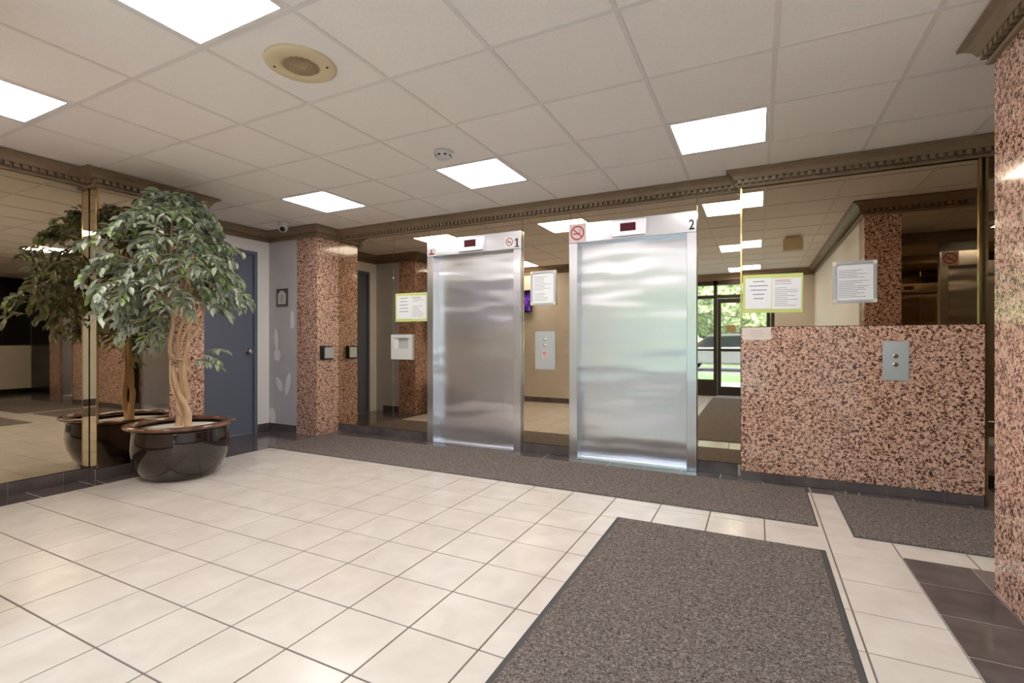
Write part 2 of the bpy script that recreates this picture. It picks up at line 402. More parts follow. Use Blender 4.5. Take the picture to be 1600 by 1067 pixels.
wr = wall('wall_recess', 'pale recess wall around the blue grey door', white_wall,
    (-5.85, XD, YP1 - .3, 3.13, 0, 2.62), (-5.85, XD, 4.13, YR + .2, 0, 2.62), (-5.85, XD, 3.13, 4.13, 2.285, 2.62))
wg = wall('wall_recess_back', 'grey recess wall with white filler patches', grey_wall, (XD - .1, XC0, YR, YR + .2, 0, 2.62))
wgr = wall('wall_recess_return', 'grey return wall behind the mirror pilaster', grey_wall, (XD - .1, XP - .33, YP1 - .012, YP1 - .002, 0, 2.62))
base_tiles(wr, 'y', 4.135, YR, XD, 1); base_tiles(wg, 'x', XD, XC0, YR, -1, off=.1); base_tiles(wgr, 'x', XD + .15, XP - .33, YP1 - .004, 1)
random.seed(3)
def patch(cx, cz, wd, ht, tilt):
    pts = []
    for k in range(11):
        a = 2 * math.pi * k / 11; rr = random.uniform(.75, 1.1)
        px, pz = wd / 2 * rr * math.cos(a), ht / 2 * rr * math.sin(a)
        pts.append((cx + px * math.cos(tilt) - pz * math.sin(tilt), cz + px * math.sin(tilt) + pz * math.cos(tilt)))
    G().prism_y(pts, YR - .0012, YR + .001).build('filler_patch', spackle, wg)
for q in ((-5.255, 1.42, .085, .26, 0), (-5.55, 1.18, .08, .30, .12), (-5.53, .98, .13, .16, 0), (-5.49, .60, .11, .20, .6), (-5.33, .62, .09, .30, -.25), (-5.62, .18, .14, .22, .3)): patch(*q)
col = wall('wall_column', 'square polished granite column beside the mirror panels', granite, (XC0, XC1, YR - .0, YB + .1, 0, 2.60))

w_r = wall('wall_right', 'right wall ending in a polished granite corner', white_wall, (XR + .006, 1.2, YF - .15, YRC - .28, 0, 2.62), (1.2, 4.95, 2.8, YRC - .008, 0, 2.62))
box('granite_cladding', granite, XR, XR + .30, YRC - .30, YRC, 0, 2.60, w_r, bevel=.002, seg=1)
mirror_panel(w_r, XR + .302, 2.4, YRC - .008, YRC - .002, .10, CROWN_B); mirror_panel(w_r, 2.403, 3.6, YRC - .008, YRC - .002, .10, CROWN_B)
base_tiles(w_r, 'y', YF, YRC - .30, XR + .006, -1)
wf = wall('wall_front', 'pale entrance wall around the glazed doors', beige_wall,
    (.30, XR + .1, YF - .15, YF, 0, 2.62), (XJ - .1, .30, YF - .15, YF, 2.43, 2.62), (XJ - .15, XJ, YF - .15, YJ - .15, 0, 2.62), (-5.85, XJ, YJ - .15, YJ, 0, 2.62))
base_tiles(wf, 'x', XL, XJ, YJ, 1); base_tiles(wf, 'y', YF, YJ, XJ, 1); base_tiles(wf, 'x', .30, XR, YF, 1)
box('wall_joint', ink, XL, XJ, YJ, YJ + .0012, .885, .889, wf)
E3 = (2.10, 3.288)
YQ = 5.1
w_p = wall('wall_passage', 'far wall of the side passage', dark_m, (4.8, 4.95, 2.8, 5.3, 2.2, 2.62), (4.8, 4.95, 2.8, 5.3, 0, .10),
    (XN1, E3[0], YQ + M, 5.3, 0, 2.62), (E3[1], 4.95, YQ + M, 5.3, 0, 2.62), (E3[0], E3[1], YQ + M, 5.3, 2.30, 2.62))
mirror_panel(w_p, XN1 + .002, E3[0] - .002, YQ, YQ + M, .1, CROWN_B)
box('granite_cladding', granite, E3[1] + .002, 3.75, YQ - .06, YQ + M, 0, CROWN_B, w_p)
box('counter_front', mat('counter_cream', srgb(226, 216, 200), .5), 4.8, 4.95, 2.98, 5.1, .10, 1.06, w_p)
box('dark_window', dark_m, 4.84, 4.95, 2.98, 5.1, 1.06, 2.2, w_p)

# ------------------------------------------------------------------ crown mouldings with dentils
PROF = [(0, CROWN_B), (.020, CROWN_B), (.026, CROWN_B + .008), (.022, CROWN_B + .018), (.012, CROWN_B + .022), (.012, CROWN_B + .056), (.046, CROWN_B + .058), (.052, CROWN_B + .068),
        (.062, CROWN_B + .088), (.082, CROWN_B + .106), (.098, CROWN_B + .114), (.106, CROWN_B + .118), (.106, CZ), (0, CZ)]
dent_x = G().box(-.014, .014, -.016, .016, 0, .029).mesh('dentil', crown_m)
def crown_path(path):
    offs = []
    for i, p in enumerate(path):
        ns = []
        for a, b_ in ((i - 1, i), (i, i + 1)):
            if a >= 0 and b_ < len(path):
                t = (Vector(path[b_]) - Vector(path[a])).normalized(); ns.append(Vector((t.y, -t.x)))
        if len(ns) == 1: offs.append(ns[0])
        else:
            b2 = ns[0] + ns[1]; offs.append(b2 * (2.0 / b2.length_squared) if b2.length > .01 else ns[0])
    return offs
TRIM = [0]
def crown(path, i0, i1, label, dent):
    offs = crown_path(path); TRIM[0] += 1
    gg = G(); np_ = len(PROF); vs_ = []
    for i in range(i0, i1 + 1):
        for (p, z) in PROF: vs_.append((path[i][0] + offs[i].x * p, path[i][1] + offs[i].y * p, z))
    fs = []
    for i in range(i1 - i0):
        for k in range(np_): fs.append((i * np_ + k, i * np_ + (k + 1) % np_, (i + 1) * np_ + (k + 1) % np_, (i + 1) * np_ + k))
    fs.append(tuple(range(np_))); fs.append(tuple((i1 - i0) * np_ + k for k in range(np_))[::-1])
    gg.add(vs_, fs)
    o = tag(gg.build('trim_%d' % TRIM[0], crown_m), label, 'crown moulding', **FR)
    if dent:
        for i in range(i0, i1):
            a, b_ = Vector(path[i]), Vector(path[i + 1]); L = (b_ - a).length; t = (b_ - a) / L; nn = Vector((t.y, -t.x))
            if (i - i0) not in dent: continue
            lo, hi = dent[i - i0] if isinstance(dent, dict) else (0, L)
            lo = max(lo, -.03); hi = min(hi, L + .03); k = lo + .025
            while k < hi:
                p = a + t * k + nn * .029
                q = link('dentil', dent_x, o, (p.x, p.y, CROWN_B + .0265)); q.rotation_euler = (0, 0, math.atan2(t.y, t.x)); k += .050
    return o
PA = [(XL, YJ), (XL, YP0), (XP, YP0), (XP, YP1), (XD, YP1), (XD, YR), (XC1, YR), (XC1, YB), (XN0, YB), (XN0, YN), (XN1, YN), (XN1, YQ), (4.8, YQ)]
crown(PA, 0, 1, 'brown crown moulding with dentils above the left mirror wall', {0: (.2, 9)})
crown(PA, 1, 4, 'brown crown moulding with dentils wrapping the mirror pilaster', {0: (-.02, .1), 1: (-.02, 9)})
crown(PA, 4, 5, 'plain brown crown moulding above the blue grey door', None)
crown(PA, 5, 7, 'plain brown crown moulding wrapping the granite column', None)
crown(PA, 7, 8, 'long brown crown moulding with dentils above the lifts', {0: (.05, 9)})
crown(PA, 8, 11, 'brown crown moulding with dentils wrapping the projecting granite panel', {0: (0, .1), 1: (-.03, 9)})
crown(PA, 11, 12, 'brown crown moulding above the passage lift', None)
PB = [(4.8, YRC), (XR, YRC), (XR, YF), (XJ, YF), (XJ, YJ), (XL, YJ)]
crown(PB, 0, 1, 'brown crown moulding with dentils along the side passage mirror', {0: (3.0, 9)})
crown(PB, 1, 2, 'brown crown moulding with dentils on the right granite corner', {0: (-.03, 1.6)})
crown(PB, 2, 5, 'brown crown moulding above the entrance doors', None)

# ------------------------------------------------------------------ blue grey door in the recess
dr = thing('door_1', (XD, 3.63, 0), 'closed blue grey flush door with a round chrome knob', 'door', kind='structure')
box('door_leaf', door_blue, -.065, -.022, -.455, .455, .004, 2.24, dr, bevel=.002, seg=1)
gf = G().box(-.12, .008, .458, .50, 0, 2.285).box(-.12, .008, -.50, -.458, 0, 2.285).box(-.12, .008, -.458, .458, 2.243, 2.285)
gf.build('door_frame', door_blue, dr)
kn = G()
prof = [(.034, 0), (.034, .006), (.012, .010), (.012, .035), (.024, .042), (.030, .055), (.026, .068), (.012, .074)]
kn.lathe(prof, 20)
kn.v = [(-.022 + z, .385 + x, 1.026 + y) for x, y, z in kn.v]
kn.build('door_knob', chrome, dr, smooth=True)
box('strike_plate', chrome, -.0225, -.0205, .43, .452, .985, 1.065, dr)

# ------------------------------------------------------------------ lifts
def text_mesh(ch, size, m, name, parent, loc, rx=math.pi / 2, rz=0.0):
    cu = bpy.data.curves.new(name, 'FONT'); cu.body = ch; cu.size = size; cu.extrude = .0008; cu.offset = .0022; cu.align_x = 'CENTER'; cu.align_y = 'CENTER'
    to = bpy.data.objects.new(name, cu); COL.objects.link(to)
    bpy.context.view_layer.update()
    me = bpy.data.meshes.new_from_object(to.evaluated_get(bpy.context.evaluated_depsgraph_get()))
    bpy.data.objects.remove(to); bpy.data.curves.remove(cu)
    me.materials.clear(); me.materials.append(m)
    o = link(name, me, parent, loc); o.rotation_euler = (rx, 0, rz); o.scale = (.8, 1, 1)
    return o
def lift(x0, x1, num, ind_x, label, yw=YB):
    cx = (x0 + x1) / 2; h_ = (x1 - x0) / 2
    t = thing('lift_doorway', (cx, yw, 0), label, 'lift', 'lift doorways')
    yf = -.045
    for s in (-1, 1):
        gg = G().box(s * h_, s * (h_ - .085), yf, .12, 0, 2.115)
        gg.build('jamb', steel_m, t, bevel=.003, seg=1)
    box('header', steel_m, -h_, h_, yf, .12, 2.118, 2.305, t, bevel=.003, seg=1)
    box('door_leaf', steel_door, -h_ + .085, h_ - .085, .075, .11, .006, 2.118, t)
    box('sill', steel_m, -h_ + .085, h_ - .085, -.03, .11, -.002, .004, t)
    ib = box('position_indicator', plate_m, ind_x - .155, ind_x + .155, yf - .03, yf, 2.135, 2.288, t, bevel=.004, seg=1)
    box('screen', led, ind_x - .072, ind_x + .072, yf - .032, yf - .028, 2.18, 2.255, ib)
    if num == '1':
        G().prism_y([(h_ - .042 + px, 2.180 + pz) for px, pz in ((-.024, -.046), (.026, -.046), (.026, -.036), (.010, -.036), (.010, .046), (-.002, .046), (-.024, .030), (-.024, .019), (-.007, .029), (-.007, -.036), (-.024, -.036))],
                    yf - .0018, yf + .001).build('lift_number', ink_d, t)
    elif num: text_mesh(num, .125, ink_d, 'lift_number', t, (h_ - .042, yf - .001, 2.180))
    return t
lift(*E1, '1', -2.797 + 2.794, 'brushed steel lift doorway numbered 1')
lift(*E2, '2', -1.08 + 1.074, 'brushed steel lift doorway numbered 2')
lift(*E3, '', 0.0, 'brushed steel lift doorway in the side passage, seen only in the mirrors', YQ)
def no_smoking(cx, cz, sz, label, bgm, y):
    t = thing('no_smoking_sign', (cx, y, cz), label, 'sign', 'no smoking signs')
    h_ = sz / 2
    box('backing', bgm, -h_, h_, -.002, 0, -h_ * 1.02, h_ * 1.02, t)
    R, r_ = h_ * .82, h_ * .66; n_ = 28; gg = G(); vs_ = []; fs = []
    for k in range(n_):
        a = 2 * math.pi * k / n_
        for rr, yy in ((R, -.003), (r_, -.003), (r_, -.0015), (R, -.0015)): vs_.append((rr * math.cos(a), yy, rr * math.sin(a)))
    for k in range(n_):
        o0, o1 = 4 * k, 4 * ((k + 1) % n_)
        for q in range(4): fs.append((o0 + q, o0 + (q + 1) % 4, o1 + (q + 1) % 4, o1 + q))
    gg.add(vs_, fs)
    a = math.radians(-42); c_, s_ = math.cos(a), math.sin(a)
    pts = [(-R * .85, -h_ * .07), (R * .85, -h_ * .07), (R * .85, h_ * .07), (-R * .85, h_ * .07)]
    gg.prism_y([(x * c_ - z * s_, x * s_ + z * c_) for x, z in pts], -.0034, -.0016)
    gg.build('prohibition_ring', red, t)
    cg = G().box(-h_ * .5, h_ * .35, -.0026, -.0016, -h_ * .16, h_ * .0)
    cg.tube([(h_ * .3, -.0021, h_ * .08), (h_ * .38, -.0021, h_ * .22), (h_ * .22, -.0021, h_ * .32), (h_ * .3, -.0021, h_ * .46)], h_ * .035, 5)
    cg.build('cigarette', red if bgm is rose else ink_d, t)
YH = YB - .045
no_smoking(-2.330, 2.195, .105, 'small white no smoking sign on the header of lift 1', paper, YH)
no_smoking(-1.582, 2.214, .172, 'larger rose no smoking sign on the header of lift 2', rose, YH)
no_smoking(2.20, 2.212, .172, 'rose no smoking sign on the passage lift header, seen only in the mirrors', rose, YQ - .045)
t = thing('sticker', (-3.325, YH, 2.165), 'small white sticker with a red symbol on the header of lift 1', 'sticker')
box('backing', paper, -.055, .055, -.0015, 0, -.045, .045, t)
G().prism_y([(-.045, -.03), (.045, -.03), (.035, -.012), (.012, -.01), (.006, .008), (.012, .02), (0, .03), (-.012, .02), (-.006, .006), (-.02, -.012), (-.04, -.016)], -.0028, -.0014).build('symbol', red, t)

# ------------------------------------------------------------------ notices and panels
def lines(parent, x0, x1, z0, z1, n_, m, y, thick=.0032, centre=False, dens=.9):
    gg = G(); st = (z1 - z0) / n_
    for k in range(n_):
        if random.random() > dens: continue
        z = z1 - (k + .5) * st; ln = (x1 - x0) * random.uniform(.5, 1.0)
        a = (x0 + x1 - ln) / 2 if centre else x0
        gg.box(a, a + ln, y - .0006, y, z - thick / 2, z + thick / 2)
    if gg.v: gg.build('printed_lines', m, parent)
random.seed(11)
def lime_notice(x0, x1, z0, z1, y, label, tilt=0.0):
    cx, cz = (x0 + x1) / 2, (z0 + z1) / 2; hw, hh = (x1 - x0) / 2, (z1 - z0) / 2
    t = thing('notice', (cx, y, cz), label, 'notice', 'lime edged notices'); t.rotation_euler = (0, tilt, 0)
    box('lime_card', lime, -hw, hw, -.0016, 0, -hh, hh, t)
    a = box('sheet', paper, -hw + .02, -.005, -.0028, -.0016, -hh + .035, hh - .03, t)
    lines(a, -hw + .05, -.03, -hh + .10, hh - .04, 5, ink, -.0028, .006, True, 1)
    b_ = box('sheet', paper, .0, hw - .012, -.0030, -.0016, -hh + .03, hh - .035, t)
    lines(b_, .02, hw - .03, -hh + .05, hh - .06, 13, ink, -.003, .003)
    box('red_heading', mat('faded_red', srgb(214, 150, 140), .7), .02, hw * .6, -.0036, -.003, hh - .058, hh - .05, b_)
lime_notice(-3.884, -3.418, 1.385, 1.722, YB, 'lime edged double page notice beside the steel frame of lift 1')
lime_notice(-.112, .322, 1.385, 1.700, YN + .011, 'lime edged double page notice on the mirror above the granite panel', .012)
def framed_notice(x0, x1, z0, z1, y, label, tilt):
    cx, cz = (x0 + x1) / 2, (z0 + z1) / 2; hw, hh = (x1 - x0) / 2, (z1 - z0) / 2
    t = thing('framed_notice', (cx, y, cz), label, 'notice', 'silver framed notices'); t.rotation_euler = (0, tilt, 0)
    gf = G().box(-hw, hw, -.018, 0, hh - .022, hh).box(-hw, hw, -.018, 0, -hh, -hh + .022).box(-hw, -hw + .022, -.018, 0, -hh + .022, hh - .022).box(hw - .022, hw, -.018, 0, -hh + .022, hh - .022)
    gf.build('frame', silver, t)
    a = box('sheet', paper, -hw + .022, hw - .022, -.008, -.001, -hh + .022, hh - .022, t)
    lines(a, -hw + .04, hw - .05, -hh + .04, hh - .05, 17, ink, -.008, .003)
    for sx in (-1, 1):
        for sz in (-1, 1): box('tape_corner', tape, sx * hw - .012 * sx - .012, sx * hw - .012 * sx + .014, -.0192, -.018, sz * hh - .016 * sz - .014, sz * hh - .016 * sz + .014, t)
framed_notice(-2.100, -1.822, 1.522, 1.872, YB, 'silver framed notice on the mirror between the two lifts', 0)
framed_notice(.520, .800, 1.445, 1.765, YN + .012, 'silver framed notice on the mirror above the granite panel', 0)
t = thing('call_panel', (-1.940, YB, 1.060), 'tall steel call button plate with fire notice between the two lifts', 'call panel', 'lift call panels')
box('plate', plate_m, -.11, .11, -.012, 0, -.195, .195, t, bevel=.002, seg=1)
def button(parent, x, z, r_, y, m=chrome):
    gg = G().lathe([(r_, 0), (r_, .004), (r_ * .8, .007), (r_ * .75, .004), (r_ * .2, .004)], 20)
    gg.v = [(x + a, y - c, z + b_) for a, b_, c in gg.v]; gg.build('button', m, parent, smooth=False)
button(t, -.005, .11, .017, -.012); button(t, -.005, .05, .017, -.012)
box('fire_label', rose, -.032, .022, -.0132, -.012, -.085, .0, t)
gg = G().lathe([(.017, 0), (.017, .002), (.009, .002), (.009, 0)], 18, caps=False); gg.v = [(-.005 + a, -.0132 - c, -.03 + b_) for a, b_, c in gg.v]; gg.build('red_symbol', red, t)
lines(t, -.028, .018, -.085, -.05, 3, red, -.0132, .004, True, 1)
t = thing('call_panel', (.913, YN, 1.006), 'steel call button plate with two round buttons on the granite panel', 'call panel', 'lift call panels')
box('plate', plate_m, -.079, .079, -.006, 0, -.146, .146, t, bevel=.0015, seg=1)
button(t, .0, .035, .017, -.006); button(t, .0, -.027, .017, -.006)
t = thing('wall_receptacle', (-3.775, YB, 1.085), 'white recessed receptacle plate on the mirror left of lift 1', 'receptacle')
gf = G().box(-.155, .155, -.03, 0, .105, .148).box(-.155, .155, -.03, 0, -.148, -.02).box(-.155, -.105, -.03, 0, -.02, .105).box(.105, .155, -.03, 0, -.02, .105)
gf.build('face_plate', clear_white, t, bevel=.002, seg=1)
box('recess', mat('recess_grey', srgb(178, 175, 174), .5), -.105, .105, -.006, 0, -.02, .105, t)
G().add([(-.105, -.006, .105), (-.06, -.006, .105), (-.06, -.006, -.02), (-.105, -.006, -.02), (-.105, -.028, .105), (-.105, -.028, -.02)], [(0, 1, 2, 3), (0, 4, 5, 3), (4, 1, 2, 5), (0, 1, 4), (3, 5, 2)]).build('chute', clear_white, t)
t = thing('paper_strip', (-.008, YN, 1.216), 'pale paper strip taped at the top edge of the granite panel', 'notice')
box('sheet', paper_w, -.106, .106, -.0014, 0, -.053, .050, t)
lines(t, -.08, .08, -.03, .03, 3, mat('faded_ink', srgb(200, 178, 166), .7), -.0014, .005, True, 1)
t = thing('card_reader', (XC1, 4.425, 1.010), 'square black card reader with steel face on the granite column', 'card reader')
box('housing', black_m, 0, .05, -.085, .085, -.085, .085, t, bevel=.008)
box('face', silver, .05, .062, -.055, .078, -.068, .068, t, bevel=.004)
t = thing('plaque', (-5.428, YR, 1.711), 'small dark framed plaque on the grey recess wall', 'plaque')
box('frame', mat('plaque_frame', srgb(88, 82, 80), .5), -.105, .105, -.014, 0, -.112, .112, t, bevel=.003, seg=1)
pl = G().prism_y([(-.072, -.085), (.072, -.085), (.072, .05), (.05, .058), (.03, .085), (-.03, .085), (-.05, .058), (-.072, .05)], -.0165, -.013).build('panel', mat('plaque_cream', srgb(206, 200, 190), .5), t)
lines(pl, -.045, .045, -.06, .03, 4, ink, -.0165, .006, True, 1)

# ------------------------------------------------------------------ ceiling fittings
t = thing('ceiling_speaker', (-2.081, 1.755, CZ), 'round cream loudspeaker grille flush in a ceiling board', 'speaker')
G().lathe([(.172, .004), (.172, -.004), (.160, -.011), (.098, -.013), (.092, -.008), (.092, .004)], 48, caps=False).build('trim_ring', speaker_m, t, smooth=True)
G().lathe([(.092, -.004), (.06, -.010), (.001, -.013)], 40, caps=False).build('grille', grille_m, t, smooth=True)
gg = G()
for i in range(-9, 10):
    for j in range(-9, 10):
        x, y = i * .0095, j * .0095
        if x * x + y * y < .0072: gg.box(x - .0026, x + .0026, y - .0026, y + .0026, -.0145, -.006)
go_ = gg.build('grille_holes', mat('grille_dark', srgb(178, 156, 126), .8), t); go_['kind'] = 'stuff'
for a in (.5, .5 + math.pi): G().lathe([(.006, -.009), (.006, -.0145), (.002, -.015)], 10, (.132 * math.cos(a), .132 * math.sin(a), 0)).build('screw', black_m, t)
t = thing('smoke_detector', (-2.094, 3.044, CZ), 'round white smoke detector on the ceiling', 'smoke detector')
G().lathe([(.072, 0), (.072, -.016), (.060, -.020), (.056, -.040), (.046, -.050), (.002, -.052)], 32).build('body', clear_white, t, smooth=True)
for a in range(8):
    an = a * math.pi / 4
    gg = G().box(-.010, .010, -.003, .003, -.038, -.027); gg.v = [((x) * math.cos(an) - (y - .058) * math.sin(an), x * math.sin(an) + (y - .058) * math.cos(an), z) for x, y, z in gg.v]
    gg.build('vent_slot', black_m, t)
t = thing('dome_camera', (-5.04, 4.0, CZ), 'white dome security camera on the ceiling by the granite column', 'camera')
G().lathe([(.060, 0), (.060, -.022), (.056, -.030), (.03, -.034)], 28).build('base', clear_white, t, smooth=True)
hd = G(); hd.lathe([(.012, .045), (.036, .034), (.050, .010), (.050, -.012), (.044, -.034), (.040, -.040)], 24)
ax = Vector((.50, -.70, -.50)).normalized(); rot = Vector((0, 0, -1)).rotation_difference(ax).to_matrix()
hd.v = [tuple(rot @ Vector(p) + Vector((0, 0, -.062))) for p in hd.v]; hd.build('eye_ball', clear_white, t, smooth=True)
ln = G().lathe([(.032, -.0385), (.030, -.043), (.006, -.045)], 20); ln.v = [tuple(rot @ Vector(p) + Vector((0, 0, -.062))) for p in ln.v]; ln.build('lens', black_m, t, smooth=True)
t = thing('hanging_sign_box', (.42, 1.5, CZ), 'plain beige box hanging from the ceiling, seen in the mirror above the granite panel', 'sign box')
box('box', speaker_m, -.12, .12, -.04, .04, -.19, -.03, t, bevel=.006); box('mounting_plate', speaker_m, -.09, .09, -.03, .03, -.03, 0, t)

# ------------------------------------------------------------------ mats
def floor_mat(name, x0, x1, y0, y1, label, border=.022):
    cx, cy = (x0 + x1) / 2, (y0 + y1) / 2; hw, hd_ = (x1 - x0) / 2, (y1 - y0) / 2
    t = thing(name, (cx, cy, 0), label, 'floor mat', 'grey floor mats')
    gf = G(); vs_ = []
    for (ox, oz) in ((0, .0005), (.006, .004), (border, .005), (border, .0005)):
        vs_ += [(-hw + ox, -hd_ + ox, oz), (hw - ox, -hd_ + ox, oz), (hw - ox, hd_ - ox, oz), (-hw + ox, hd_ - ox, oz)]
    gf.add(vs_, [(4 * a + k, 4 * a + (k + 1) % 4, 4 * (a + 1) + (k + 1) % 4, 4 * (a + 1) + k) for a in range(3) for k in range(4)])
    gf.build('rubber_border', rubber, t)
    b_ = border
    box('pile', carpet, -hw + b_, hw - b_, -hd_ + b_, hd_ - b_, .0005, .009, t, bevel=.003, seg=1)
    return t
floor_mat('floor_mat', -.822, .334, -1.55, 3.185, 'wide charcoal entrance mat running from the glass doors over the cream tiles', .026)
floor_mat('floor_mat', -4.76, .338, 3.575, 4.44, 'long charcoal mat in front of the two lifts', .008)
floor_mat('floor_mat', .505, 2.9, 3.475, 4.42, 'charcoal mat in front of the granite panel running into the side passage', .008)

# ------------------------------------------------------------------ glazed entrance
def frame_bars(name, bars, parent):
    gg = G()
    for q in bars: gg.box(*q)
    return gg.build(name, alu, parent)
wn1 = thing('window_1', (0, YF, 0), 'dark framed glazed sidelight beside the entrance door, seen in the mirror', 'window', kind='structure')
for x in (-2.62, -1.72, -.80): box('mullion', alu, x - .035, x + .035, -.14, -.02, 0, 2.43, wn1)
box('mullion', alu, .235, .30, -.14, -.02, 0, 2.43, wn1)
box('head_rail', alu, -2.65, .30, -.14, -.02, 2.34, 2.43, wn1)
for x0, x1 in ((-2.585, -1.755), (-1.685, -.835)):
    box('transom_bar', alu, x0, x1, -.13, -.03, 2.06, 2.13, wn1); box('mid_rail', alu, x0, x1, -.11, -.05, .95, .99, wn1)
    box('sill_panel', alu, x0, x1, -.13, -.03, 0, .34, wn1)
    for z0, z1 in ((.34, .95), (.99, 2.06), (2.13, 2.34)): box('pane', glass, x0, x1, -.083, -.077, z0, z1, wn1)
box('transom_bar', alu, -.765, .235, -.13, -.03, 2.06, 2.13, wn1); box('pane', glass, -.765, .235, -.083, -.077, 2.13, 2.34, wn1)
d2 = thing('door_2', (-.265, YF - .08, 0), 'dark framed glass entrance door seen in the mirror', 'door', kind='structure')
for s in (-1, 1): box('stile', alu, s * .495, s * .425, -.025, .025, .01, 2.05, d2)
box('top_rail', alu, -.425, .425, -.025, .025, 1.96, 2.05, d2); box('bottom_rail', alu, -.425, .425, -.025, .025, .01, .20, d2)
box('mid_rail', alu, -.425, .425, -.025, .025, .94, 1.0, d2)
for z0, z1 in ((.20, .94), (1.0, 1.96)): box('pane', glass, -.425, .425, -.003, .003, z0, z1, d2)
G().tube([(.33, .025, 1.02), (.33, .08, 1.03), (.33, .09, 1.10), (.33, .09, 1.42), (.33, .08, 1.48), (.33, .025, 1.49)], .012, 8).build('pull_handle', black_m, d2, smooth=True)
t = thing('door_notice', (-.50, YF - .076, 1.42), 'small tan notice stuck on the entrance door glass', 'notice')
box('sheet', mat('tan_paper', srgb(176, 150, 110), .7), -.09, .09, 0, .002, -.075, .075, t)
# ------------------------------------------------------------------ monitor on the jog wall
t = thing('wall_monitor', (-4.18, YJ, 1.92), 'black wall monitor with a purple picture, seen in the mirror between the lifts', 'monitor')
box('casing', black_m, -.34, .34, .06, .10, -.21, .21, t, bevel=.006); box('bracket', black_m, -.08, .08, 0, .06, -.08, .08, t)
scm = mat('screen_picture', (0, 0, 0, 1), .2); n, l, b = nodes(scm)
noise_color(scm, [(.35, srgb(14, 12, 24)), (.5, srgb(60, 30, 120)), (.62, srgb(150, 90, 200)), (.75, srgb(230, 190, 220))], scale=5, detail=4, coords='Object')
l.new(b.inputs['Base Color'].links[0].from_socket, b.inputs['Emission Color']); b.inputs['Emission Strength'].default_value = .8
box('screen', scm, -.32, .32, .10, .102, -.19, .19, t)

# ------------------------------------------------------------------ planter and ficus
PX_, PY_ = -4.455, 2.515
t = thing('planter', (PX_, PY_, 0), 'wide glazed dark brown planter pot holding the tree', 'planter')
G().lathe([(.02, .0), (.245, .0), (.262, .012), (.312, .08), (.348, .17), (.362, .26), (.358, .34), (.352, .395), (.352, .43), (.335, .43), (.33, .36), (.25, .30), (.02, .30)], 72).build('bowl', pot_m, t, smooth=True)
G().lathe([(.345, .425), (.352, .418), (.392, .428), (.408, .440), (.408, .449), (.396, .458), (.352, .462), (.328, .452), (.324, .430), (.345, .425)], 72, caps=False).build('rim', rim_m, t, smooth=True)
sg = G().lathe([(.334, .385), (.333, .405), (.22, .412), (.1, .418), (.004, .42)], 40, caps=False).build('gravel', gravel, t, smooth=True)
tr_ = thing('ficus_tree', (PX_, PY_, .41), 'leafy ficus tree with twisted bare trunks', 'tree')
UX, UY = math.cos(YAW), math.sin(YAW)
def lat(a, dep, z): return (a * UX - dep * UY * .6, a * UY + dep * UX * .6, z)
random.seed(21)
def smooth_path(pts, n_=6):
    out = []
    for i in range(len(pts) - 1):
        p0, p1, p2, p3 = (Vector(pts[max(i - 1, 0)]), Vector(pts[i]), Vector(pts[i + 1]), Vector(pts[min(i + 2, len(pts) - 1)]))
        for k in range(n_):
            u = k / n_; out.append(.5 * ((2 * p1) + (p2 - p0) * u + (2 * p0 - 5 * p1 + 4 * p2 - p3) * u * u + (3 * p1 - p0 - 3 * p2 + p3) * u ** 3))
    out.append(Vector(pts[-1])); return out
def limb(pts, r0, r1, name='trunk', n_=10):
    p = smooth_path(pts); m_ = len(p)
    return G().tube(p, [r0 + (r1 - r0) * i / (m_ - 1) for i in range(m_)], n_).build(name, trunk_m, tr_, smooth=True)
limb([lat(-.04, .02, -.03), lat(-.02, .04, .12), lat(.03, .06, .26), lat(.03, .0, .42), lat(.045, -.02, .62), lat(.06, .02, .85), lat(.02, .0, 1.15), lat(-.05, 0, 1.5)], .028, .013)
limb([lat(.05, 0, -.03), lat(.07, -.02, .10), lat(.05, -.05, .20), lat(-.02, -.03, .32), lat(-.08, .02, .50), lat(-.11, .03, .70), lat(-.08, .02, .95), lat(-.16, .0, 1.3), lat(-.22, 0, 1.6)], .027, .012)
limb([lat(.0, .05, -.03), lat(-.01, .05, .2), lat(-.02, .05, .45), lat(-.03, .0, .75), lat(.03, .03, 1.0), lat(.1, .05, 1.35), lat(.08, .05, 1.7)], .021, .010)
limb([lat(.02, -.05, .10), lat(-.03, -.05, .26), lat(-.08, -.03, .40), lat(-.09, -.02, .58)], .012, .009, 'vine', 7)
limb([lat(-.10, -.03, .66), lat(-.04, -.07, .60), lat(.04, -.06, .58), lat(.09, -.03, .52), lat(.07, 0, .44)], .006, .005, 'vine', 6)
